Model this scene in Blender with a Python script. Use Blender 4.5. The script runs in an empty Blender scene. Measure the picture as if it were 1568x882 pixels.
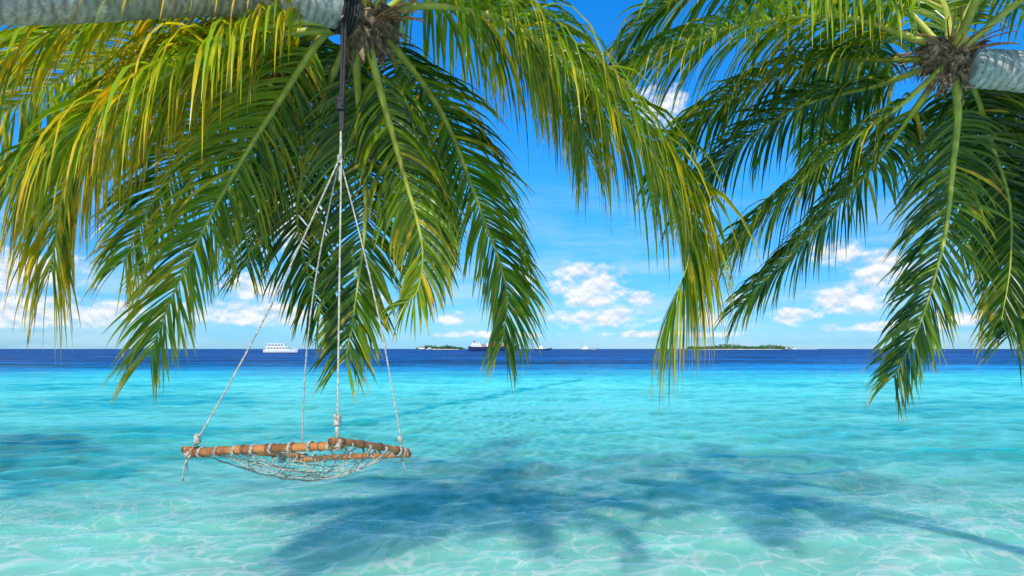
import bpy, math, random
import numpy as np
from mathutils import Vector, Matrix
random.seed(7); rng=np.random.default_rng(5)
scene=bpy.context.scene
scene.view_settings.view_transform='Standard'
scene.view_settings.look='None'
scene.view_settings.exposure=0

# ------------------------------------------------------------ helpers
class NT:
    def __init__(s,nt): s.nt=nt; s.n=nt.nodes; s.l=nt.links
    def new(s,t,**k):
        n=s.n.new(t)
        for a,b in k.items(): setattr(n,a,b)
        return n
    def put(s,inp,v):
        if isinstance(v,bpy.types.NodeSocket): s.l.new(v,inp)
        elif v is not None:
            if isinstance(v,(tuple,list)) and len(v)==3 and inp.type=='RGBA': v=(*v,1)
            inp.default_value=v
    def m(s,op,a,b=None,c=None,clamp=False):
        n=s.new('ShaderNodeMath',operation=op); n.use_clamp=clamp
        s.put(n.inputs[0],a)
        if b is not None: s.put(n.inputs[1],b)
        if c is not None: s.put(n.inputs[2],c)
        return n.outputs[0]
    def sstep(s,x,a,b,lo=0.0,hi=1.0):
        n=s.new('ShaderNodeMapRange',interpolation_type='SMOOTHSTEP')
        s.put(n.inputs[0],x); s.put(n.inputs[1],a); s.put(n.inputs[2],b); s.put(n.inputs[3],lo); s.put(n.inputs[4],hi)
        return n.outputs[0]
    def mix(s,f,a,b,mode='MIX'):
        n=s.new('ShaderNodeMix',data_type='RGBA',blend_type=mode)
        s.put(n.inputs[0],f); s.put(n.inputs[6],a); s.put(n.inputs[7],b)
        return n.outputs[2]
    def noise(s,vec,scale,detail=3,rough=.5,dist=0):
        n=s.new('ShaderNodeTexNoise')
        if vec is not None: s.put(n.inputs['Vector'],vec)
        n.inputs['Scale'].default_value=scale; n.inputs['Detail'].default_value=detail
        n.inputs['Roughness'].default_value=rough; n.inputs['Distortion'].default_value=dist
        return n
    def vec(s,x,y,z=0.0):
        n=s.new('ShaderNodeCombineXYZ'); s.put(n.inputs[0],x); s.put(n.inputs[1],y); s.put(n.inputs[2],z); return n.outputs[0]
    def ramp(s,f,stops):
        n=s.new('ShaderNodeValToRGB'); e=n.color_ramp.elements
        while len(e)<len(stops): e.new(0.5)
        for i,(p,c) in enumerate(stops):
            e[i].position=p; e[i].color=(*c,1) if len(c)==3 else c
        s.put(n.inputs[0],f); return n.outputs[0]
def newmat(name):
    m=bpy.data.materials.new(name); m.use_nodes=True
    m.node_tree.nodes.clear(); t=NT(m.node_tree)
    t.out=t.new('ShaderNodeOutputMaterial'); return m,t
def simple(name,col,rough=.6,var=.25,scale=20,bump=.2,col2=None,metal=0):
    m,t=newmat(name); p=t.new('ShaderNodeBsdfPrincipled')
    tc=t.new('ShaderNodeTexCoord'); n=t.noise(tc.outputs['Object'],scale,4,.6)
    c2=col2 or tuple(c*(1-var) for c in col)
    f=t.sstep(n.outputs[0],.35,.65)
    t.put(p.inputs['Base Color'],t.mix(f,tuple(min(1,c*(1+var*.3)) for c in col),c2))
    p.inputs['Roughness'].default_value=rough; p.inputs['Metallic'].default_value=metal
    if bump:
        b=t.new('ShaderNodeBump'); b.inputs['Strength'].default_value=bump; b.inputs['Distance'].default_value=.01
        t.put(b.inputs['Height'],n.outputs[0]); t.l.new(b.outputs[0],p.inputs['Normal'])
    t.l.new(p.outputs[0],t.out.inputs[0]); return m

class MB:
    def __init__(s): s.v=[]; s.f=[]; s.mi=[]; s.c=[]
    def vert(s,p,c=(0,0,0,1)): s.v.append(tuple(p)); s.c.append(c); return len(s.v)-1
    def face(s,ix,m=0): s.f.append(tuple(ix)); s.mi.append(m)
    def tube(s,pts,rad,ns=8,m=0,c=(0,0,0,1),cap=True,flat=1.0):
        pts=[Vector(p) for p in pts]; n=len(pts)
        if not hasattr(rad,'__len__'): rad=[rad]*n
        T=[(pts[min(i+1,n-1)]-pts[max(i-1,0)]).normalized() for i in range(n)]
        u=T[0].cross(Vector((0,0,1)))
        if u.length<1e-3: u=Vector((1,0,0))
        u.normalize(); rings=[]
        for i in range(n):
            u=(u-T[i]*u.dot(T[i])).normalized(); w=T[i].cross(u)
            r=[]
            for k in range(ns):
                a=2*math.pi*k/ns
                r.append(s.vert(pts[i]+u*math.cos(a)*rad[i]+w*math.sin(a)*rad[i]*flat,c))
            rings.append(r)
        for i in range(n-1):
            for k in range(ns):
                k2=(k+1)%ns; s.face((rings[i][k],rings[i][k2],rings[i+1][k2],rings[i+1][k]),m)
        if cap: s.face(rings[0][::-1],m); s.face(rings[-1],m)
    def box(s,c,d,m=0,taper=1.0,shx=0.0):
        x,y,z=c; a,b,h=d[0]/2,d[1]/2,d[2]/2; ids=[]
        for sz in(-1,1):
            k=1 if sz<0 else taper
            for sx,sy in((-1,-1),(1,-1),(1,1),(-1,1)):
                ids.append(s.vert((x+sx*a*k+(shx if sz>0 else 0),y+sy*b*k,z+sz*h)))
        for q in((3,2,1,0),(4,5,6,7),(0,1,5,4),(1,2,6,5),(2,3,7,6),(3,0,4,7)): s.face([ids[i] for i in q],m)
    def blob(s,c,r,m=0,n=10,jit=.15,sc=(1,1,1),col=(0,0,0,1)):
        rings=[]; c=Vector(c)
        for i in range(1,n):
            ph=math.pi*i/n; rg=[]
            for k in range(n+2):
                a=2*math.pi*k/(n+2); rr=r*(1+random.uniform(-jit,jit))
                rg.append(s.vert(c+Vector((math.sin(ph)*math.cos(a)*rr*sc[0],math.sin(ph)*math.sin(a)*rr*sc[1],math.cos(ph)*rr*sc[2])),col))
            rings.append(rg)
        t=s.vert(c+Vector((0,0,r*sc[2])),col); b=s.vert(c-Vector((0,0,r*sc[2])),col); N=n+2
        for k in range(N):
            s.face((t,rings[0][k],rings[0][(k+1)%N]),m); s.face((b,rings[-1][(k+1)%N],rings[-1][k]),m)
            for i in range(len(rings)-1): s.face((rings[i][k],rings[i+1][k],rings[i+1][(k+1)%N],rings[i][(k+1)%N]),m)
    def obj(s,name,mats,parent=None,smooth=True,loc=(0,0,0)):
        me=bpy.data.meshes.new(name); me.from_pydata(s.v,[],s.f)
        me.polygons.foreach_set('material_index',s.mi)
        me.polygons.foreach_set('use_smooth',[smooth]*len(s.f))
        at=me.color_attributes.new('tint','FLOAT_COLOR','POINT')
        at.data.foreach_set('color',np.array(s.c,dtype=np.float32).ravel())
        for m in mats: me.materials.append(m)
        me.update(); o=bpy.data.objects.new(name,me); scene.collection.objects.link(o)
        o.location=loc
        if parent: o.parent=parent
        return o
def empty(name,loc=(0,0,0),rz=0):
    e=bpy.data.objects.new(name,None); e.location=loc; e.rotation_euler=(0,0,rz); scene.collection.objects.link(e); return e
def catmull(P,n):
    P=[Vector(p) for p in P]; P=[P[0]*2-P[1]]+P+[P[-1]*2-P[-2]]; out=[]; S=len(P)-3
    for j in range(n):
        x=j/(n-1)*S; i=min(int(x),S-1); t=x-i; a,b,c,d=P[i:i+4]
        out.append(.5*((2*b)+(c-a)*t+(2*a-5*b+4*c-d)*t*t+(3*b-a-3*c+d)*t**3))
    L=[0]
    for i in range(1,n): L.append(L[-1]+(out[i]-out[i-1]).length)
    res=[]; k=0
    for j in range(n):
        s=L[-1]*j/(n-1)
        while k<n-2 and L[k+1]<s: k+=1
        f=(s-L[k])/max(1e-6,L[k+1]-L[k]); res.append(out[k].lerp(out[k+1],min(1,f)))
    return res,L[-1]

# ------------------------------------------------------------ light + world
SUN_EL=math.radians(38); hx,hy=0.08,0.997
ld=Vector((hx*math.cos(SUN_EL),hy*math.cos(SUN_EL),-math.sin(SUN_EL)))
sd=bpy.data.lights.new('sun','SUN'); sd.energy=5.0; sd.angle=math.radians(.5); sd.color=(1,.955,.87)
so=bpy.data.objects.new('sun',sd); so.rotation_euler=ld.to_track_quat('-Z','Y').to_euler(); so.location=(-5,-10,20); scene.collection.objects.link(so)

w=bpy.data.worlds.new('World'); scene.world=w; w.use_nodes=True; w.node_tree.nodes.clear(); t=NT(w.node_tree)
out=t.new('ShaderNodeOutputWorld'); bg=t.new('ShaderNodeBackground'); bg.inputs[1].default_value=.105
sky=t.new('ShaderNodeTexSky',sky_type='NISHITA'); sky.sun_disc=False; sky.sun_elevation=SUN_EL; sky.sun_rotation=math.atan2(-hx,-hy)%(2*math.pi)
sky.air_density=1.0; sky.dust_density=.25; sky.ozone_density=2.5
tc=t.new('ShaderNodeTexCoord'); sp=t.new('ShaderNodeSeparateXYZ'); t.l.new(tc.outputs['Generated'],sp.inputs[0])
X,Y,Z=sp.outputs
az=t.m('ARCTAN2',X,Y); hl=t.m('SQRT',t.m('ADD',t.m('MULTIPLY',X,X),t.m('MULTIPLY',Y,Y))); el=t.m('DIVIDE',Z,t.m('MAXIMUM',hl,.001))
blobs=[(.1155,.090,.065,.038),(.130,.0456,.085,.017),(.090,.115,.028,.020),(.520,.098,.055,.034),(.4765,.0657,.055,.02),(.407,.045,.035,.014),
(.608,.0377,.05,.010),(-.643,.0953,.08,.030),(-.613,.046,.14,.022),(.0858,.447,.045,.024),(.222,.36,.04,.036),(.016,.099,.025,.018),(-.331,.193,.07,.06),
(-.375,.0875,.05,.018),(.46,.13,.04,.016),(-.094,.045,.022,.012),(-.143,.192,.035,.03),(.288,.042,.05,.014),(-.38,.050,.11,.018),(.24,.022,.12,.006),(.52,.030,.09,.007),(.34,.070,.03,.010),(-.03,.022,.09,.006),(.195,.075,.022,.012),(-.22,.075,.03,.014)]
M=None
for a,e,ra,re in blobs:
    dx=t.m('MULTIPLY',t.m('SUBTRACT',az,a),1/ra); dy=t.m('MULTIPLY',t.m('SUBTRACT',el,e),1/re)
    q=t.m('MULTIPLY_ADD',dx,dx,t.m('MULTIPLY',dy,dy))
    M=q if M is None else t.m('MINIMUM',M,q)
M=t.m('MAXIMUM',t.m('SUBTRACT',1.0,M),-1.1)
def cn(off,det):
    v=t.vec(az,t.m('MULTIPLY',t.m('ADD',el,off),1.5),0.37)
    return t.noise(v,30,det,.6,.0).outputs[0]
n0=cn(0.0,6); n1=cn(0.007,3)
dens=t.m('ADD',t.m('MULTIPLY',M,1.0),t.m('MULTIPLY',t.m('SUBTRACT',n0,.5),4.2))
cf=t.sstep(dens,-.25,1.10)
lit=t.m('ADD',.70,t.m('MULTIPLY',t.m('SUBTRACT',n0,n1),3.8),clamp=True)
veil=t.noise(t.vec(t.m('MULTIPLY',az,4),t.m('MULTIPLY',el,22),1.7),1.6,3,.6).outputs[0]
vf=t.m('MULTIPLY',t.sstep(veil,.38,.72),t.sstep(el,.32,.03,0.0,.6))
grad=t.ramp(el,[(0.0,(.125,.27,.50)),(.08,(.095,.27,.46)),(.25,(.060,.36,.60)),(.55,(.028,.40,.76)),(.72,(.05,.42,.70)),(1.0,(.14,.52,.60))])
sc3=t.new('ShaderNodeVectorMath',operation='SCALE'); t.l.new(grad,sc3.inputs[0]); sc3.inputs['Scale'].default_value=3.0
base=t.mix(1.0,sky.outputs[0],sc3.outputs[0],'MULTIPLY')
c1=t.mix(vf,base,(5.4,7.8,9.0))
cloudcol=t.mix(lit,(4.8,6.5,8.2),(9.6,9.6,9.6))
c2=t.mix(t.m('MULTIPLY',cf,.95),c1,cloudcol)
t.l.new(c2,bg.inputs[0]); t.l.new(bg.outputs[0],out.inputs[0])
try: w.cycles.sampling_method='NONE'
except Exception: pass

# ------------------------------------------------------------ materials
def leafmat():
    m,t=newmat('palm_leaf'); a=t.new('ShaderNodeAttribute',attribute_name='tint')
    s=t.new('ShaderNodeSeparateColor'); t.l.new(a.outputs['Color'],s.inputs[0]); R,G,B=s.outputs
    tc=t.new('ShaderNodeTexCoord'); n=t.noise(tc.outputs['Object'],9,2,.6).outputs[0]
    g=t.mix(R,(.016,.070,.006),(.24,.35,.012))
    yf=t.m('ADD',t.m('MULTIPLY',B,1.0),t.m('MULTIPLY',t.m('SUBTRACT',n,.5),.9))
    yf=t.m('ADD',yf,t.m('MULTIPLY',t.m('POWER',G,2.5),.45))
    g=t.mix(t.sstep(yf,.36,.90),g,(.66,.44,.02))
    dry=t.m('MULTIPLY',t.sstep(t.m('ADD',G,t.m('MULTIPLY',B,.5)),.95,1.3),t.sstep(n,.42,.6))
    g=t.mix(dry,g,(.27,.10,.03))
    p=t.new('ShaderNodeBsdfPrincipled'); t.put(p.inputs['Base Color'],g); p.inputs['Roughness'].default_value=.30
    p.inputs['Specular IOR Level'].default_value=.6
    tr=t.new('ShaderNodeBsdfTranslucent'); t.put(tr.inputs[0],t.mix(1.0,g,(2.0,1.9,.6),'MULTIPLY'))
    mx=t.new('ShaderNodeMixShader'); mx.inputs[0].default_value=.42
    t.l.new(p.outputs[0],mx.inputs[1]); t.l.new(tr.outputs[0],mx.inputs[2]); t.l.new(mx.outputs[0],t.out.inputs[0]); return m
LEAF=leafmat()
RACH=simple('palm_rachis',(.40,.42,.06),.42,.3,6,.0,(.25,.27,.03))
FIB=simple('palm_fibre',(.28,.20,.12),.9,.5,25,.6,(.09,.06,.035))
def trunkmat():
    m,t=newmat('palm_bark'); tc=t.new('ShaderNodeTexCoord'); o=tc.outputs['Object']
    a=t.new('ShaderNodeAttribute',attribute_name='tint'); s=t.new('ShaderNodeSeparateColor'); t.l.new(a.outputs['Color'],s.inputs[0])
    n=t.noise(o,7,6,.65).outputs[0]; n2=t.noise(o,38,5,.7).outputs[0]; n3=t.noise(o,2.3,4,.6,.5).outputs[0]
    c=t.mix(t.sstep(n2,.35,.65),(.36,.35,.32),(.58,.57,.52))
    c=t.mix(t.sstep(n3,.5,.62),c,(.32,.38,.35))
    c=t.mix(t.sstep(n,.56,.64),c,(.68,.70,.66))
    c=t.mix(t.m('MULTIPLY',s.outputs[0],.75),c,(.12,.10,.08))
    p=t.new('ShaderNodeBsdfPrincipled'); t.put(p.inputs['Base Color'],c); p.inputs['Roughness'].default_value=.85
    b=t.new('ShaderNodeBump'); b.inputs['Strength'].default_value=.8; b.inputs['Distance'].default_value=.015; t.put(b.inputs['Height'],n2)
    t.l.new(b.outputs[0],p.inputs['Normal']); t.l.new(p.outputs[0],t.out.inputs[0]); return m
BARK=trunkmat()

# ------------------------------------------------------------ palm
def frond(mb,ctrl,Lmax=.75,droop=.3,dry=.15,dens=.018,t0=.15,spread=1.0,twist=0.0,wid=.0155,green=.5,r0=.034):
    n=70; pts,Ltot=catmull(ctrl,n)
    T=[(pts[min(i+1,n-1)]-pts[max(i-1,0)]).normalized() for i in range(n)]
    H=pts[-1]-pts[0]; H.z=0
    if H.length<.05: H=Vector((0,1,0))
    H.normalize(); S0=H.cross(Vector((0,0,1))).normalized()
    rad=[r0*(1-i/(n-1))**1.1+.003+ (.028*max(0,1-i/(n-1)/.09)**2) for i in range(n)]
    mb.tube(pts,rad,7,1,flat=.75)
    cnt=int(Ltot*(1-t0)/dens); ns=6
    for i in range(cnt):
        for side in(-1,1):
            u=min(1,max(0,(i+random.uniform(-.45,.45))/cnt)); tt=t0+(1-t0)*u
            x=tt*(n-1); k=min(int(x),n-2); p=pts[k].lerp(pts[k+1],x-k); t_=T[k]
            S=(S0-t_*S0.dot(t_)).normalized(); U=S.cross(t_)
            if U.z<0 and abs(t_.z)<.9: U=-U
            if twist: 
                q=Matrix.Rotation(twist*u,3,t_); S=q@S; U=q@U
            A=math.radians((66-36*u**1.3)*spread+random.gauss(0,5.5))
            E=random.gauss(.12,.12)
            d=(t_*math.cos(A)+(S*side*math.cos(E)+U*math.sin(E))*math.sin(A)).normalized()
            L=Lmax*(.52+.48*math.sin(math.pi*min(1,u**.6*.90+.06)))*random.uniform(.80,1.10)
            if random.random()<.04: L*=random.uniform(.35,.7)
            g=droop*random.uniform(.7,1.35)*(1.15-.30*u)
            wd=wid*random.uniform(.8,1.2)*(1 if u<.8 else 1-.45*(u-.8)/.2)
            W=(t_-d*t_.dot(d))
            if W.length<.05: W=U.copy()
            W.normalize(); W=Matrix.Rotation(random.gauss(0,.4),3,d)@W
            rc=min(1,max(0,green+random.gauss(0,.27))); dr=min(1,max(0,dry+random.gauss(0,.14)+.12*u*u))
            if random.random()<.03: dr=.9
            prev=None; q=p.copy(); side_b=random.gauss(0,.03)
            kink=random.randrange(2,6) if random.random()<.12 else -1
            for j in range(ns+1):
                f=j/ns
                ww=wd*(.45+1.2*f if f<.35 else .87*(1-((f-.35)/.65)**1.6)+.0)+.0008
                W=(W-d*W.dot(d)); W.normalize(); N=d.cross(W)
                col=(rc,f,dr,1)
                a=mb.vert(q+W*ww,col); b=mb.vert(q+N*ww*.4,col); c=mb.vert(q-W*ww,col)
                if prev: mb.face((prev[0],prev[1],b,a),0); mb.face((prev[1],prev[2],c,b),0)
                prev=(a,b,c)
                q=q+d*(L/ns)
                gg=g*(.35+f*1.3)
                if j==kink: gg+=.9
                d=(d+Vector((0,0,-1))*gg+S0*side_b).normalized()
def crown(mb,c,axis,seed):
    random.seed(seed); c=Vector(c); axis=Vector(axis).normalized()
    mb.blob(c+axis*-.02,.125,2,12,.18,(1,1,1.05))
    mb.blob(c+axis*.12+Vector((0,0,.05)),.10,2,10,.2)
    for i in range(150):
        d=Vector((random.gauss(0,1),random.gauss(0,1),random.gauss(-.1,1))).normalized()
        p=c+d*random.uniform(.05,.12)+axis*random.uniform(-.10,.10)
        L=random.uniform(.08,.26); dd=(d+axis*random.uniform(0,.8)).normalized(); wv=random.uniform(.008,.045)
        side=dd.cross(Vector((random.random(),random.random(),random.random()))).normalized(); pr=None
        for j in range(6):
            f=j/5; ww=wv*(1-f**2)+.001; a=mb.vert(p+side*ww); b=mb.vert(p-side*ww)
            if pr: mb.face((pr[0],pr[1],b,a),2)
            pr=(a,b); p=p+dd*L/5; dd=(dd+Vector((random.gauss(0,.15),random.gauss(0,.15),-.35))).normalized()
    for i in range(26):
        d=Vector((random.gauss(0,1),random.gauss(0,1),random.uniform(.1,1))).normalized(); p=c+d*.08; pts=[]
        for j in range(6): pts.append(p.copy()); p=p+d*.07; d=(d+Vector((random.gauss(0,.12),random.gauss(0,.12),-.12))).normalized()
        mb.tube(pts,[.009,.008,.007,.006,.005,.003],5,3)
def trunk(mb,ctrl,r0,r1):
    pts,L=catmull(ctrl,460); n=len(pts); rad=[]
    def ph(s): return (s/.055+.35*math.sin(s*3.1))%1
    for i in range(n):
        s=L*i/(n-1)
        rad.append((r0+(r1-r0)*i/(n-1))*(1+.06*(1-ph(s))+random.uniform(-.01,.01)))
    base=len(mb.v); mb.tube(pts,rad,28,0)
    for i in range(n):
        s=L*i/(n-1)
        for k in range(28):
            q=ph(s+.008*math.sin(k*.9+s*5)); v=1.0 if q>.76 or q<.10 else 0.0
            mb.c[base+i*28+k]=(v*random.uniform(.5,1),0,0,1)
STALK=simple('palm_flower_stalk',(.38,.20,.06),.7,.4,20,.2,(.18,.07,.03))
def palm(cr,trk,fronds,r,axis,seed):
    e=empty('palm_tree'); random.seed(seed)
    mb=MB()
    for f in fronds: frond(mb,[cr]+f[0],**f[1])
    mb.obj('fronds',[LEAF,RACH],e)
    cb=MB(); crown(cb,cr,axis,seed); cb.obj('crown_fibre',[FIB,RACH,FIB,STALK],e)
    tb=MB(); trunk(tb,trk,*r); tb.obj('trunk',[BARK],e)
    return e
CL=(-1.01,4.5,4.22)
FL=[
 ([(-1.45,4.2,4.10),(-1.77,3.9,3.8),(-2.10,3.6,3.4),(-2.43,3.4,3.05),(-2.8,3.3,2.7)],dict(Lmax=1.12,droop=.60,dry=.36,green=.8)),
 ([(-1.73,4.5,4.25),(-2.51,4.7,4.25),(-3.35,4.9,4.05),(-4.3,5.0,3.55)],dict(Lmax=1.25,droop=.50,dry=.36,green=.85)),
 ([(-1.45,4.1,4.22),(-2.0,3.7,4.02),(-2.5,3.45,3.65),(-2.95,3.3,3.2)],dict(Lmax=.8,droop=.36,dry=.42,green=.85)),
 ([(-1.85,4.5,4.12),(-2.55,4.4,3.72),(-2.92,4.3,3.15),(-3.0,4.25,2.5)],dict(Lmax=1.05,droop=.55,dry=.44,green=.6,dens=.016)),
 ([(-1.31,4.6,4.22),(-1.70,4.8,3.84),(-2.2,5.0,3.22),(-2.6,5.1,2.53),(-2.83,5.1,1.95)],dict(Lmax=.86,droop=.18,dry=.32,green=.65)),
 ([(-1.12,4.7,4.09),(-1.155,5.0,3.67),(-1.165,5.2,3.06),(-1.27,5.3,2.39),(-1.35,5.3,1.9)],dict(Lmax=.68,droop=.17,dry=.12,green=.3)),
 ([(-.975,4.6,4.0),(-.85,4.9,3.44),(-.70,5.05,2.83),(-.73,5.1,2.48),(-.836,5.1,2.35)],dict(Lmax=.60,droop=.36,dry=.16,green=.5)),
 ([(-.835,4.8,4.18),(-.54,5.2,3.84),(-.27,5.5,3.18),(-.05,5.6,2.53),(-.08,5.6,2.05)],dict(Lmax=.80,droop=.26,dry=.22,green=.5)),
 ([(-.65,4.5,4.36),(-.11,4.5,4.29),(.387,4.5,3.97),(.837,4.5,3.52),(1.13,4.45,3.07),(1.20,4.42,2.65),(1.08,4.4,2.3)],dict(Lmax=1.28,droop=.60,dry=.27,green=.6,dens=.0155)),
 ([(-.69,4.8,4.62),(-.22,5.1,4.68),(.24,5.3,4.45),(.52,5.4,4.02),(.63,5.4,3.6)],dict(Lmax=1.0,droop=.48,dry=.28,green=.65)),
 ([(-1.29,4.9,4.18),(-1.64,5.4,3.8),(-1.875,5.7,3.22),(-1.82,5.8,2.7),(-1.70,5.8,2.3)],dict(Lmax=.75,droop=.24,dry=.08,green=.18)),
 ([(-1.54,4.9,4.32),(-2.19,5.3,4.14),(-2.77,5.6,3.76),(-3.2,5.7,3.16),(-3.39,5.7,2.75)],dict(Lmax=.9,droop=.30,dry=.26,green=.45)),
 ([(-.95,5.1,4.3),(-.8,5.8,3.95),(-.72,6.3,3.4),(-.70,6.5,2.9)],dict(Lmax=.6,droop=.25,dry=.08,green=.2)),
 ([(-1.4,5.1,4.25),(-1.95,5.8,3.95),(-2.4,6.2,3.4),(-2.6,6.4,2.8)],dict(Lmax=.75,droop=.28,dry=.1,green=.2)),
 ([(-1.05,4.9,4.9),(-1.0,5.5,5.6),(-.7,6.2,6.1),(-.4,6.8,6.2)],dict(Lmax=.75,droop=.25)),
 ([(-.9,3.9,4.9),(-.6,3.0,5.2),(-.3,2.1,5.0),(-.1,1.4,4.6)],dict(Lmax=.7,droop=.25)),
 ([(-.4,4.2,4.9),(.5,3.8,5.3),(1.3,3.4,5.3),(1.9,3.1,4.9)],dict(Lmax=.7,droop=.25)),
 ([(-1.8,4.8,4.9),(-2.7,5.2,5.3),(-3.5,5.5,5.3),(-4,5.7,4.9)],dict(Lmax=.8,droop=.3,dry=.3)),
]
palm(CL,[(-4.2,-3,-.2),(-3.9,-1.6,.9),(-3.35,.3,2.4),(-2.75,2.0,3.2),(-2.30,3.0,3.64),(-1.84,3.8,4.08),(-1.38,4.2,4.25),(-1.08,4.42,4.27)],FL,(.17,.125),(.5,.3,.1),11)
CR=(3.36,5.0,4.22)
FR=[
 ([(3.08,5,4.37),(2.48,5,4.55),(1.73,5,4.47),(1.08,5,4.25),(.574,4.95,3.93)],dict(Lmax=1.0,droop=.50,dry=.14,green=.6)),
 ([(3.1,5.2,4.30),(2.61,5.6,4.45),(1.98,5.9,4.28),(1.5,6.1,3.88),(1.38,6.1,3.55)],dict(Lmax=.95,droop=.48,dry=.08,green=.4)),
 ([(3.09,5.1,3.95),(2.73,5.4,3.67),(2.31,5.7,3.28),(1.89,5.8,2.88),(1.745,5.8,2.65)],dict(Lmax=.95,droop=.46,dry=.12,green=.28)),
 ([(3.26,5.3,3.93),(3.17,5.8,3.59),(2.83,6.2,3.08),(2.43,6.3,2.65),(2.18,6.3,2.4)],dict(Lmax=.8,droop=.32,dry=.08,green=.28)),
 ([(3.48,5.1,3.91),(3.64,5.4,3.48),(3.70,5.6,2.92),(3.54,5.65,2.25),(3.27,5.6,1.75)],dict(Lmax=.68,droop=.17,dry=.10,green=.28)),
 ([(3.88,5.2,4.10),(4.35,5.5,3.89),(4.73,5.8,3.36),(4.76,5.9,2.67),(4.55,5.9,2.15)],dict(Lmax=.85,droop=.25,dry=.05,green=.1)),
 ([(3.75,5.3,4.1),(4.1,5.6,3.8),(4.42,5.8,3.3),(4.50,5.9,2.75),(4.42,5.9,2.25)],dict(Lmax=.72,droop=.24,dry=.06,green=.15,r0=.024)),
 ([(3.7,5.4,4.1),(4.2,5.9,3.75),(4.7,6.3,3.2),(5.1,6.5,2.4)],dict(Lmax=.75,droop=.25,dry=.05,green=.1)),
 ([(3.0,5.3,4.15),(2.53,5.8,4.14),(2.02,6.2,3.82),(1.70,6.4,3.37)],dict(Lmax=.9,droop=.44,dry=.06,green=.28)),
 ([(3.0,5.1,4.7),(2.5,5.3,5.05),(1.9,5.5,5.15),(1.3,5.6,4.95),(.9,5.7,4.6)],dict(Lmax=.95,droop=.44,dry=.12,green=.5)),
 ([(3.7,5.2,4.8),(4.3,5.5,5.1),(5,5.7,5.0),(5.6,5.8,4.5)],dict(Lmax=.75,droop=.3)),
 ([(3.3,4.3,4.8),(3.2,3.3,5.1),(3.0,2.4,4.9),(2.9,1.8,4.6)],dict(Lmax=.7,droop=.25)),
 ([(3.4,5.8,4.8),(3.5,6.8,4.9),(3.6,7.6,4.6),(3.7,8.0,4.1)],dict(Lmax=.7,droop=.28,dry=.05,green=.3)),
 ([(3.8,4.6,4.6),(4.5,4.2,4.8),(5.2,3.9,4.6),(5.7,3.7,4.1)],dict(Lmax=.7,droop=.28)),
 ([(3.5,5.3,4.8),(3.5,5.7,5.3),(3.4,6.3,5.7)],dict(Lmax=.55,droop=.15)),
]
palm(CR,[(7.0,1.2,-.6),(6.9,2,.3),(6.4,3.2,1.8),(5.6,4.2,3.1),(4.6,4.75,3.83),(3.95,4.9,4.06),(3.46,4.95,4.13)],FR,(.19,.135),(-1,0,.1),23)
# a third palm of the same grove, further left along the shore
CT=(-11.4,7.2,4.6); FT=[]
for i in range(13):
    a=i*2.4; r=random.uniform(2.2,3.0); up=random.uniform(-.2,1.0); c,s=math.cos(a),math.sin(a)
    FT.append(([(CT[0]+c*r*.3,CT[1]+s*r*.3,CT[2]+.3*up+.15),(CT[0]+c*r*.65,CT[1]+s*r*.65,CT[2]+.35*up),(CT[0]+c*r*.95,CT[1]+s*r*.95,CT[2]-.6+.4*up),(CT[0]+c*r*1.08,CT[1]+s*r*1.08,CT[2]-1.5+.4*up)],dict(Lmax=.85,droop=.35,dens=.034,wid=.02)))
palm(CT,[(-13.5,-1,.1),(-13.3,.6,1.4),(-12.9,3,3.0),(-12.2,5.5,4.1),(-11.5,7.0,4.5)],FT,(.18,.13),(.2,1,.1),31)

# ------------------------------------------------------------ swing
ROPE=simple('rope_white',(.44,.43,.37),.9,.35,60,.6,(.25,.25,.21))
BLK=simple('rope_black',(.018,.018,.02),.7,.4,60,.4)
BAM=simple('bamboo',(.44,.17,.045),.35,.4,9,.15,(.22,.08,.024))
BAMD=simple('bamboo_node',(.16,.06,.02),.5,.4,9,.15,(.09,.035,.015))
sw=empty('hammock_swing')
N_=Vector((-.911,3.4,1.500)); L_=Vector((-1.850,3.75,1.40)); R_=Vector((-.660,3.95,1.375)); B_=Vector((-1.40,4.35,1.27))
AP=Vector((-1.05,3.98,3.16))
mb=MB()
def pole(a,b,ext,r,up=0):
    d=(b-a).normalized(); L=(b-a).length; n=90; pts=[];rad=[]; nodes=[]
    for i in range(n):
        f=i/(n-1); s=f*(L+2*ext)-ext; pts.append(a+d*s+Vector((0,0,up+.004*math.sin(f*5)))); x=((s+ext)/.17)%1
        rad.append(r*(1+.16*math.exp(-((x-.5)/.04)**2))*(1-.1*f))
        if abs(x-.5)<.05: nodes.append(i)
    mb.tube(pts,rad,14,0)
    for i in nodes: mb.tube([pts[i]-d*.004,pts[i]+d*.004],rad[i]+.0012,14,1)
    for p,i in((pts[0],0),(pts[-1],-1)): mb.tube([p-d*.003,p+d*.003],rad[i]*.8,12,1)
pole(L_,N_,.03,.024); pole(N_,R_,.05,.021,.014); pole(L_,B_,.04,.018,.02); pole(B_,R_,.05,.019,-.012)
mb.obj('bamboo_frame',[BAM,BAMD],sw)
rp=MB()
def wrap(a,b,f,r,turns=3,rr=.004):
    d=(b-a).normalized(); c=a.lerp(b,f); u=d.cross(Vector((0,0,1))).normalized(); v=d.cross(u); pts=[]
    for i in range(turns*12+1):
        an=2*math.pi*i/12; pts.append(c+d*(i/12*.009)+(u*math.cos(an)+v*math.sin(an))*r)
    rp.tube(pts,rr,6,0)
for a,b,k,r in((L_,N_,8,.028),(N_,R_,4,.025),(L_,B_,5,.023),(B_,R_,5,.023)):
    for i in range(k): wrap(a,b,(i+.6)/k,r,random.choice((1,2,2)))
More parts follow.
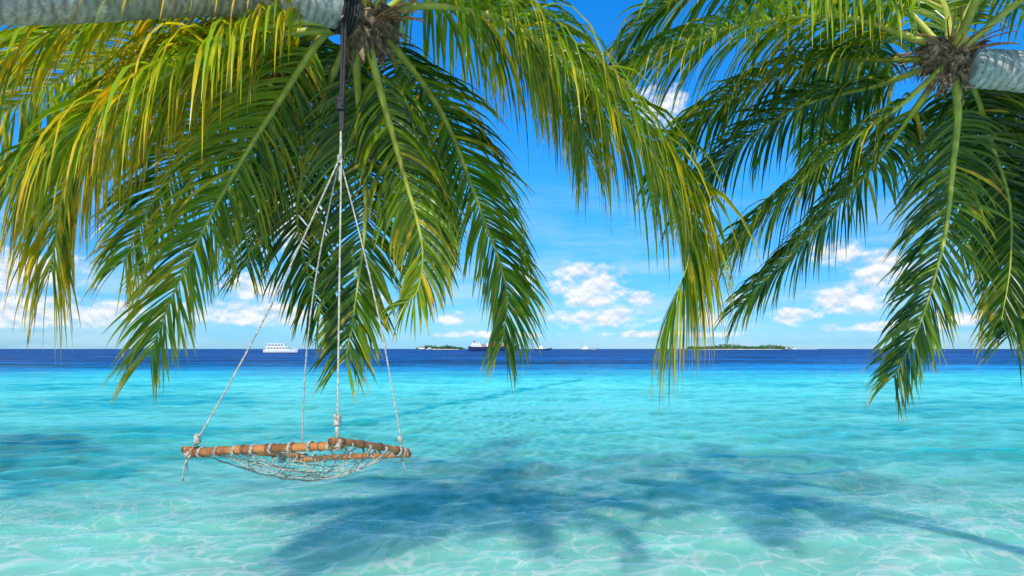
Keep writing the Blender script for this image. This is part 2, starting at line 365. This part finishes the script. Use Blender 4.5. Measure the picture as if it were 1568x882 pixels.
for c,s in((N_,1),(L_,1),(R_,.9),(B_,.9)):
    for i in range(7):
        ax=Vector((random.gauss(0,1),random.gauss(0,1),random.gauss(0,1))).normalized(); u=ax.orthogonal().normalized(); v=ax.cross(u)
        rp.tube([c+(u*math.cos(q*.7)+v*math.sin(q*.7))*.03*s for q in range(10)],.0055,6,0)
def rope(a,b,r,sag=0,n=24,side=Vector((0,0,0)),m=0):
    rp.tube([a.lerp(b,i/(n-1))+Vector((0,0,-sag*math.sin(math.pi*i/(n-1))))+side*math.sin(math.pi*i/(n-1)) for i in range(n)],r,7,m)
rope(AP,L_,.0052,.07); rope(AP+Vector((.01,0,0)),N_,.0055,0); rope(AP,R_,.005,.0,side=Vector((.03,0,0))); rope(AP,B_,.005,.0,side=Vector((-.06,0,0)))
def knot(c,r,n=9,rr=.007,m=0,sz=1.4):
    for i in range(n):
        ax=Vector((random.gauss(0,.5),random.gauss(0,.5),1)).normalized(); u=ax.orthogonal().normalized(); v=ax.cross(u); cc=c+Vector((0,0,(i/n-.5)*r*2*sz))
        rp.tube([cc+(u*math.cos(q*.7)+v*math.sin(q*.7))*r*random.uniform(.75,1) for q in range(10)],rr,6,m)
knot(N_+Vector((0,0,.13)),.017,12); knot(L_+(AP-L_).normalized()*.09,.017); knot(R_+(AP-R_).normalized()*.08,.012,7); knot(B_+(AP-B_).normalized()*.06,.012,6)
rp.tube([N_+Vector((.004,0,.0)),N_+Vector((0,0,.13))],.011,7,0)
for j in range(3):
    rope(AP+Vector((random.uniform(-.012,.012),0,-.14)),Vector((-1.055,4.03,3.38)),.006,0)
knot(AP+Vector((0,0,.0)),.013,5,.006)
TP=Vector((-1.12,4.33,4.24))
K1=Vector((-1.062,4.05,3.52))
rope(Vector((-1.055,4.03,3.34)),K1,.015,0,m=1); rope(Vector((-1.045,4.03,3.34)),K1+Vector((.012,0,0)),.012,0,m=1)
knot(K1,.026,10,.013,1,1.2); rope(K1,TP,.0095,0,m=1); rope(K1+Vector((.014,0,0)),TP+Vector((.02,0,0)),.0085,0,m=1)
td=Vector((.30,.22,.0)).normalized(); u=td.cross(Vector((0,0,1))).normalized(); v=td.cross(u)
for k in range(5):
    rp.tube([Vector((-1.14,4.37,4.27))+td*(k*.022-.03)+(u*math.cos(q*.3)+v*math.sin(q*.3))*.145 for q in range(22)],.011,6,1)
knot(TP-Vector((0,0,.05)),.03,9,.012,1)
rope(TP,TP+Vector((.05,-.05,-.45)),.005,0,m=1,side=Vector((-.03,0,0)))
NU=7
def q(u,v):
    return L_.lerp(N_,u).lerp(B_.lerp(R_,u),v)
def netp(u,v):
    e=(4*u*(1-u))**.75*(4*v*(1-v))**.75; p=q(u,v); p.z-=.165*e; return p
for i in range(1,NU):
    for s in(0,1):
        pts=[]
        for j in range(31):
            f=j/30; a=i/NU+ .065*math.sin(f*math.pi*6+(math.pi if i%2 else 0))*(1 if 0<f<1 else 0)
            a=min(.99,max(.01,a)); pp=netp(a,f) if s==0 else netp(f,a); pts.append(pp+Vector((0,0,random.gauss(0,.004))))
        rp.tube(pts,.0032,6,0)
for i in range(7):
    a=netp(random.uniform(.15,.85),random.uniform(.15,.85)); b=q(random.random(),random.choice((0,1)))
    rope(a,b,.0032,random.uniform(0,.05),12)
for c,d in((L_,(-.04,0,-.16)),(L_,(-.02,.02,-.10)),(R_,(.02,0,-.1)),(R_,(0,0,-.06))):
    c2=c+Vector(d); rp.tube([c.lerp(c2,f)+Vector((-.012*math.sin(f*3),0,0)) for f in(0,.25,.5,.75,1)],[.005,.005,.005,.004,.006],6,0)
knot(netp(.55,.15)+Vector((0,0,.06)),.018,10,.006)
rp.obj('ropes_and_net',[ROPE,BLK],sw)

# ------------------------------------------------------------ numpy noise
def vnoise(X,Y,seed):
    xi=np.floor(X).astype(np.int64); yi=np.floor(Y).astype(np.int64); fx=X-xi; fy=Y-yi
    def h(a,b):
        n=(a*374761393+b*668265263+seed*1442695)&0xffffffff; n=((n^(n>>13))*1274126177)&0xffffffff; n=n^(n>>16)
        return (n&0xffff)/65535.0
    u=fx*fx*(3-2*fx); v=fy*fy*(3-2*fy)
    return (h(xi,yi)*(1-u)+h(xi+1,yi)*u)*(1-v)+(h(xi,yi+1)*(1-u)+h(xi+1,yi+1)*u)*v
def fbm(X,Y,sc,oc,seed,rg=.55):
    a=1;s=0;tot=0;X=X*sc;Y=Y*sc;c,sn=math.cos(.6),math.sin(.6)
    for o in range(oc):
        s=s+a*vnoise(X,Y,seed+o); tot+=a; a*=rg; X,Y=(X*c-Y*sn)*2.03+11.3,(X*sn+Y*c)*2.03+5.7
    return s/tot
def ss(x,a,b):
    q=np.clip((x-a)/(b-a),0,1); return q*q*(3-2*q)
def cramp(t,stops):
    p=[s[0] for s in stops]; return np.stack([np.interp(t,p,[s[1][k] for s in stops]) for k in range(3)],-1)

# ------------------------------------------------------------ seabed + water
def graded(a0,pos,step,g,lim):
    o=[a0]; s=step
    while o[-1]<lim: o.append(o[-1]+s); s*=g
    return o
ysp=graded(4.0,0,.03,1.0112,9000); yneg=[-400,-200,-100,-50,-25,-12,-6,-3,-1,0,1,1.5,2,2.5,3,3.5]
ys=np.array(yneg+ysp)
xp=graded(0,0,.042,1.0135,9000); xs=np.array([-x for x in xp[:0:-1]]+xp)
def sheet(name,xs,ys,zf,mat,cf=None):
    XX,YY=np.meshgrid(xs,ys); ZZ=zf(XX,YY); nx,ny=len(xs),len(ys)
    co=np.stack([XX,YY,ZZ],-1).reshape(-1,3).astype(np.float32)
    i=np.arange(nx-1); j=np.arange(ny-1); I,J=np.meshgrid(i,j); a=(J*nx+I).ravel()
    F=np.stack([a,a+1,a+1+nx,a+nx],-1)
    me=bpy.data.meshes.new(name); me.vertices.add(len(co)); me.vertices.foreach_set('co',co.ravel())
    me.loops.add(F.size); me.loops.foreach_set('vertex_index',F.ravel().astype(np.int32)); me.polygons.add(len(F))
    me.polygons.foreach_set('loop_start',(np.arange(len(F))*4).astype(np.int32)); me.polygons.foreach_set('loop_total',np.full(len(F),4,dtype=np.int32))
    me.update(); me.polygons.foreach_set('use_smooth',np.ones(len(F),dtype=bool))
    if cf is not None:
        wc,lens=cf(XX,YY,ZZ)
        at=me.color_attributes.new('wcol','FLOAT_COLOR','POINT'); at.data.foreach_set('color',wc.astype(np.float32).ravel())
        at=me.attributes.new('lens','FLOAT','POINT'); at.data.foreach_set('value',lens.astype(np.float32).ravel())
    me.materials.append(mat); o=bpy.data.objects.new(name,me); scene.collection.objects.link(o); return o
waves=[(wl,rng.normal(1.75,.6),rng.uniform(0,6.28)) for wl in np.exp(rng.uniform(math.log(.26),math.log(4.0),60))]
def wz(X,Y):
    Z=np.zeros(X.shape,dtype=np.float64); r0=np.where((ys>-3)&(ys<420))[0]; c0=np.where(np.abs(xs)<420)[0]
    sl=(slice(r0[0],r0[-1]+1),slice(c0[0],c0[-1]+1)); x=X[sl].astype(np.float32); y=Y[sl].astype(np.float32)
    R=np.hypot(x,y); z=np.zeros_like(x)
    for wl,an,ph in waves:
        k=2*math.pi/wl; s=np.sin(k*(x*math.cos(an)+y*math.sin(an))+ph+.8*np.sin(x*.7+ph)+.6*np.sin(y*.45+2*ph))
        amp=.0060*wl**.95*(1-ss(R,wl*45,wl*110)); z+=amp*((1-np.abs(s))*1.35-.49)
    Z[sl]=z; return Z
def bz(X,Y):
    yy=Y+1.2*np.sin(X*.21)+.6*np.sin(X*.53+1)
    z=np.interp(yy,[-400,-60,-10,-2,1.5,5,12,30,55,90,9000],[4,2,1.0,.4,-.04,-.36,-.6,-1.0,-1.7,-8,-12])
    return z+.03*np.sin(X*1.3+np.sin(Y))*np.sin(Y*.9)
def wcol(X,Y,Z):
    R=np.hypot(X,Y)
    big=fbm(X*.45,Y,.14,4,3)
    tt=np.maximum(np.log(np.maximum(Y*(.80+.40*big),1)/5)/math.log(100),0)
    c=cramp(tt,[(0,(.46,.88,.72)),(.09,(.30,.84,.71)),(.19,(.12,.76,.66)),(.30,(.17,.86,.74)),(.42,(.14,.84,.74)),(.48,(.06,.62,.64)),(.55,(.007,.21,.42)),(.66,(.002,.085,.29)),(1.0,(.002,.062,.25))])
    op=np.interp(tt,[0,.10,.22,.40,.53],[.06,.16,.44,.80,1.0])
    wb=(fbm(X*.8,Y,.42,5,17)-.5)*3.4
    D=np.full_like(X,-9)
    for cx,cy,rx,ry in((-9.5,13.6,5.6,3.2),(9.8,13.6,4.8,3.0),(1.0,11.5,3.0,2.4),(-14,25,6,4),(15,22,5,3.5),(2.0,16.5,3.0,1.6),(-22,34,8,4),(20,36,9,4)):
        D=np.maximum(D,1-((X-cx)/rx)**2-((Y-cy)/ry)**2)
    D=ss(D+wb,-.3,1.0)  # dark patches: palm shade and seagrass tone painted into the water colour
    lx=np.abs(X-(.34*Y-10.1)+wb*.35); ln=ss(-lx,-.6,-.1)*ss(-Y,-47,-40)*ss(Y,7,10)*1.4
    rip=fbm(X*.36,Y,1.6,5,29,.62)
    rip2=fbm(X*.45,Y,.5,4,41,.6)
    rip3=fbm(X*.30,Y,.9,5,53,.65)
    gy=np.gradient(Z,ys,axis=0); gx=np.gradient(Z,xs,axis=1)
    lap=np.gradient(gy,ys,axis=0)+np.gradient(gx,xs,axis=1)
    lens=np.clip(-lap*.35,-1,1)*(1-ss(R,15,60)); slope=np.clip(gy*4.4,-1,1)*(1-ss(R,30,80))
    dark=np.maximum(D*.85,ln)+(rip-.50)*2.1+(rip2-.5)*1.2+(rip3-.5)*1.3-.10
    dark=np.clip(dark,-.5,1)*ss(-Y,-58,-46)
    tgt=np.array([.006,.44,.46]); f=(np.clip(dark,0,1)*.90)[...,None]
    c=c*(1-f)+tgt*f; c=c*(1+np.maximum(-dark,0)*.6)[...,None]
    c=c*(1+.26*lens-.32*slope)[...,None]  # wave focusing and slope shading baked into the water colour
    st=(fbm(X*.18,Y*.55,.12,5,77,.65)-.5)*ss(Y,48,70)
    st2=(fbm(X*.25,Y*.8,.6,4,91,.6)-.5)*ss(Y,48,70)*(1-ss(Y,120,400))
    c=c*np.clip(1+st*2.6+st2*1.8,.25,3)[...,None]
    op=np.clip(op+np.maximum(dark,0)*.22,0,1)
    return np.concatenate([np.clip(c,0,.95),op[...,None]],-1),lens*.9-slope*.6
m,t=newmat('sand'); ge=t.new('ShaderNodeNewGeometry'); P=ge.outputs['Position']
n=t.noise(P,1.1,3,.6).outputs[0]
c=t.mix(t.sstep(n,.3,.7),(.95,.91,.80),(.84,.79,.67))
p=t.new('ShaderNodeSubsurfaceScattering'); p.falloff='BURLEY'; t.put(p.inputs[0],c); p.inputs['Scale'].default_value=.5; p.inputs['Radius'].default_value=(1,1,1)
t.l.new(p.outputs[0],t.out.inputs[0])
gx_=graded(0,0,.4,1.06,9000)
sheet('seabed_sand',np.array([-x for x in gx_[:0:-1]]+gx_),np.array([-400,-200,-100,-50,-25,-12,-8,-5,-3]+graded(-2,0,.35,1.04,9000)),bz,m)
m,t=newmat('sea_water'); ge=t.new('ShaderNodeNewGeometry'); P=ge.outputs['Position']
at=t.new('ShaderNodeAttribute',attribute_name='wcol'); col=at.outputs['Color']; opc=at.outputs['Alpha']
le=t.new('ShaderNodeAttribute',attribute_name='lens').outputs['Fac']
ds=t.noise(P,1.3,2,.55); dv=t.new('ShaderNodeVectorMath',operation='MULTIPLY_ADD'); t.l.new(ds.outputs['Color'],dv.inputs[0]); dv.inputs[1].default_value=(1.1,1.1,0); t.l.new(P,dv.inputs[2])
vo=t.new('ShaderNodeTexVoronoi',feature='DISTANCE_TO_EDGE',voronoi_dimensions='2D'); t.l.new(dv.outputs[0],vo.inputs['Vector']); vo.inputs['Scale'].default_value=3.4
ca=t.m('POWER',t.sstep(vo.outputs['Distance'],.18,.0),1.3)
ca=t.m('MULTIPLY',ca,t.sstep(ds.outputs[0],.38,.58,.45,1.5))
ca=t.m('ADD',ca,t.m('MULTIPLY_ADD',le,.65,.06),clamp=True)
ttint=t.mix(ca,(.48,.88,.82),(1,1,1))  # caustic light lines drawn into the transparent tint
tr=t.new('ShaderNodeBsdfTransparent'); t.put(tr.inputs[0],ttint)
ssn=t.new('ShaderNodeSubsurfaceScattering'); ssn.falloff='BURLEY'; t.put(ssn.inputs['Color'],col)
ssn.inputs['Scale'].default_value=.9; ssn.inputs['Radius'].default_value=(.3,1,.9)
sp=t.new('ShaderNodeSeparateXYZ'); t.l.new(P,sp.inputs[0]); X,Y,_=sp.outputs
h2=t.noise(t.vec(t.m('MULTIPLY',X,.55),Y),4.5,3,.62).outputs[0]
h3=t.noise(t.vec(t.m('MULTIPLY',X,.4),Y),.25,5,.68).outputs[0]
H=t.m('ADD',t.m('MULTIPLY',h2,.055),t.m('MULTIPLY',h3,t.sstep(Y,20,120,.05,1.3)))
b=t.new('ShaderNodeBump'); b.inputs['Strength'].default_value=1; b.inputs['Distance'].default_value=1.0; t.put(b.inputs['Height'],H)
t.l.new(b.outputs[0],ssn.inputs['Normal'])
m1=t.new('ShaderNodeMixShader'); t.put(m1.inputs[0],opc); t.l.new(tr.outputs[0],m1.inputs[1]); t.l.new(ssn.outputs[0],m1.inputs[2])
gl=t.new('ShaderNodeBsdfGlossy'); gl.inputs['Roughness'].default_value=.07; t.l.new(b.outputs[0],gl.inputs['Normal'])
fr=t.new('ShaderNodeFresnel'); fr.inputs[0].default_value=1.33; t.l.new(b.outputs[0],fr.inputs['Normal'])
ff=t.m('MINIMUM',t.m('MULTIPLY',fr.outputs[0],.7),t.sstep(Y,30,80,.28,.16))
m2=t.new('ShaderNodeMixShader'); t.put(m2.inputs[0],ff); t.l.new(m1.outputs[0],m2.inputs[1]); t.l.new(gl.outputs[0],m2.inputs[2])
t.l.new(m2.outputs[0],t.out.inputs[0])
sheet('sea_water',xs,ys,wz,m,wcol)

# ------------------------------------------------------------ boats
WH=simple('white_paint',(.80,.80,.78),.4,.08,.8,0); NAVY=simple('navy_paint',(.015,.03,.09),.5,.3,.5,0); REDP=simple('red_paint',(.32,.05,.035),.6,.4,.5,0)
GLS=simple('dark_glass',(.02,.03,.04),.15,.2,1,0); RUST=simple('deck_paint',(.40,.22,.13),.7,.4,.4,0); GRY=simple('grey_paint',(.35,.38,.40),.6,.3,.5,0)
MATS=[WH,NAVY,REDP,GLS,RUST,GRY]
def hull(mb,L,Bm,h,rise,m,m2=None,wl=.0,draft=.5):
    n=16; rg=[]
    for i in range(n):
        f=i/(n-1); x=(f-.5)*L; wd=Bm/2*(1-max(0,(f-.55)/.45)**2.2)*(.86+.14*min(1,f*4)); top=h+rise*max(0,(f-.5)/.5)**2+ .08*h*max(0,(.2-f)/.2)
        ov=L*.06*max(0,(f-.7)/.3)
        rg.append([mb.vert((x,0,-draft)),mb.vert((x,-wd*.8,wl)),mb.vert((x+ov*.5,-wd*.93-.01,(wl+top)/2)),mb.vert((x+ov,-wd-.01,top)),mb.vert((x+ov,wd+.01,top)),mb.vert((x+ov*.5,wd*.93+.01,(wl+top)/2)),mb.vert((x,wd*.8,wl))])
    for i in range(n-1):
        for k in range(7):
            k2=(k+1)%7; mm=m if k in(1,2,4,5) else (m2 if k in(0,6) else 5)
            mb.face((rg[i][k],rg[i+1][k],rg[i+1][k2],rg[i][k2]),mm)
    mb.face(rg[0],m); mb.face(rg[-1][::-1],m)
def ob(mb,name,par): return mb.obj(name,MATS,par,smooth=False)
e=empty('motor_yacht',(-117,330,0),0.0)
e.rotation_euler=(0,0,math.radians(8))
b1=MB(); hull(b1,16,4.6,1.5,.7,0,1,.15); ob(b1,'hull',e)
b1=MB(); b1.box((-1.0,0,2.2),(11,3.8,1.5),0,.94,-.2); b1.box((-1.6,0,3.75),(8.5,3.4,1.3),0,.92,-.3); b1.box((-2.2,0,4.65),(7.4,3.6,.14),0); ob(b1,'cabin',e)
b1=MB()
for i in range(7):
    b1.box((-5.4+i*1.45,-1.93,2.35),(1.1,.06,.6),3); b1.box((-5.4+i*1.45,1.93,2.35),(1.1,.06,.6),3)
for i in range(5):
    b1.box((-5.0+i*1.5,-1.72,3.85),(1.2,.06,.6),3); b1.box((-5.0+i*1.5,1.72,3.85),(1.2,.06,.6),3)
b1.box((4.45,0,2.4),(.2,3.0,.6),3,.9,-.2); ob(b1,'windows',e)
b1=MB()
for x in(-6.9,-5.6): 
    for y in(-1.6,1.6): b1.tube([(x,y,1.4),(x,y,3.1)],.06,6,0)
b1.box((-6.4,0,3.15),(2.2,3.7,.1),0); b1.tube([(-2,0,4.7),(-2.2,0,6.4)],.05,6,0); b1.box((-2.1,0,5.6),(.2,1.2,.1),0)
pr=[]
for i in range(9):
    x=2.5+i*.75; b1.tube([(x,-1.9+.16*i,1.7+.05*i),(x,-1.9+.16*i,2.5+.07*i)],.03,5,0); pr.append((x,-1.9+.16*i,2.5+.07*i))
b1.tube(pr,.03,5,0); ob(b1,'mast_and_rails',e)
def cargo(loc,rz,s,nm,hm=1):
    e=empty(nm,loc,rz); e.scale=(s,s,s)
    b=MB(); hull(b,48,9,4.0,2.0,hm,2,.5,1.5); ob(b,'hull',e)
    b=MB(); b.box((-16,0,5.1),(10,7.6,2.0),0); b.box((-16.4,0,7.0),(7.4,6.8,1.6),0); b.box((-18,0,8.8),(2,1.8,1.8),2)
    for z,w_ in((5.4,9),(7.1,6.4)):
        for k in range(int(w_)): 
            for y in(-1,1): b.box((-16-w_/2+.8+k,y*(3.83 if z<6 else 3.43),z),(.55,.06,.6),3)
    ob(b,'superstructure',e)
    b=MB()
    for i in range(7): b.box((-8.6+i*4.5,0,5.4+(i%3)*.35),(4.2,7,2.4+(i%3)*.7),(4,0,2,4,4,2,5)[i])
    ob(b,'deck_cargo',e)
    b=MB()
    for x in(-6.5,7,19): b.tube([(x,0,3.8),(x,0,11.5)],[.3,.15],8,5); b.tube([(x,0,7),(x+7,0,10)],.12,6,5); b.tube([(x,0,11.3),(x+7,0,10)],.05,5,5)
    b.tube([(-15,0,7.5),(-15,0,12.5)],.12,6,5); ob(b,'masts_and_cranes',e)
cargo((-19,640,0),math.radians(4),1.0,'cargo_ship')
def fish(loc,rz,s,hm):
    e=empty('fishing_boat',loc,rz); e.scale=(s,s,s)
    b=MB(); hull(b,24,6,1.6,1.8,hm,2,.4,1); ob(b,'hull',e)
    b=MB(); b.box((-4,0,2.9),(9,4.4,2.4),0,.96); b.box((-3,0,4.9),(5,3.6,1.6),0,.94); b.box((-7.5,0,4.25),(6,4.8,.15),5)
    for k in range(6):
        for y in(-1,1): b.box((-7+k*1.3,y*2.22,3.1),(.7,.06,.8),3)
    ob(b,'wheelhouse',e)
    b=MB(); b.tube([(1,0,1.6),(1,0,8.5)],[.16,.08],6,5); b.tube([(1,0,3),(7,0,6.5)],.09,6,5); b.tube([(1,0,8.3),(11,0,3.4)],.04,5,5); b.tube([(1,0,8.3),(-11,0,2.4)],.04,5,5)
    ob(b,'mast',e)
fish((42,900,0),math.radians(5),1.0,1); fish((108,930,0),math.radians(-8),.95,5)

# ------------------------------------------------------------ islands
IS=simple('island_sand',(.62,.56,.44),.9,.2,.05,0)
IL=simple('island_foliage',(.06,.15,.03),.8,.5,.08,0,(.03,.09,.02)); IT=simple('island_trunk',(.18,.17,.12),.9,.3,1,0)
def island(cx,cy,half,hgt,seed,foot=1.0):
    random.seed(seed); e=empty('island',(cx,cy,0)); b=MB(); n=60; rg=[]
    for i in range(n):
        f=i/(n-1)*2-1; w_=half*.28*math.sqrt(max(0,1-f*f))+.5; z=1.5*(1-f**4)+.2*math.sin(i*.9); x=f*half*foot
        rg.append([b.vert((x,-w_,-.6)),b.vert((x,-w_*.75,z)),b.vert((x,w_*.75,z)),b.vert((x,w_,-.6))])
    for i in range(n-1):
        for k in range(3): b.face((rg[i][k],rg[i+1][k],rg[i+1][k+1],rg[i][k+1]),0)
    b.obj('beach',[IS],e)
    b=MB(); K=int(half*3.6)
    for i in range(K):
        f=random.uniform(-1,1); x=f*half*.94; y=random.uniform(-.6,.6)*half*.25; hh=hgt*random.uniform(.55,1.05)*(1-.35*abs(f)**3)*(.8+.2*math.sin(f*7+seed))
        if random.random()<.35:
            b.tube([(x,y,1),(x+random.uniform(-1,1),y,hh)],[.28,.18],5,1); tx=x
            for k in range(11):
                a=k*.571+random.random()*.4; L=random.uniform(2.6,3.8); pr=None
                for j in range(4):
                    g=j/3; px=tx+math.cos(a)*L*g; py=y+math.sin(a)*L*g; pz=hh+1.3*g-3.0*g*g; ww=.7*(1-g*.7)
                    A=b.vert((px-math.sin(a)*ww,py+math.cos(a)*ww,pz)); B2=b.vert((px+math.sin(a)*ww,py-math.cos(a)*ww,pz-.3))
                    if pr: b.face((pr[0],pr[1],B2,A),0)
                    pr=(A,B2)
        else:
            for k in range(60):
                c=Vector((x+random.gauss(0,2.2),y+random.gauss(0,2),1.5+abs(random.gauss(0,1))*hh*.34)); r=random.uniform(.7,1.6)
                v=[b.vert(c+Vector((random.uniform(-r,r),random.uniform(-r,r),random.uniform(-r,r)))) for _ in range(3)]; b.face(v,0)
    b.obj('trees',[IL,IT],e,smooth=False); return e
e=island(519,1500,120,13,3)
b=MB(); b.box((118,-25,3.2),(9,6,2.6),0); b.box((118,-25,5),(10,7,1),4,.5); b.box((96,-35,3.2),(6,6,2.4),0); b.box((96,-35,4.8),(7,7,1),4,.5); b.box((150,0,1),(60,10,.5),0); b.obj('resort_huts',MATS,e,smooth=False)
e=island(-165,1500,55,11,5)
b=MB(); b.box((-40,-18,3.4),(14,6,3),0); b.box((-40,-18,5.4),(15,7,1.2),2,.5); b.box((-22,-18,3),(8,6,2.4),0); b.obj('resort_huts',MATS,e,smooth=False)

# ------------------------------------------------------------ camera
cd=bpy.data.cameras.new('camera'); cam=bpy.data.objects.new('camera',cd); scene.collection.objects.link(cam)
cam.location=(0,0,2); cam.rotation_euler=(math.radians(90),0,0); cd.lens=22.96; cd.sensor_width=36; cd.shift_y=.0593; cd.clip_end=30000; cd.clip_start=.05
scene.camera=cam
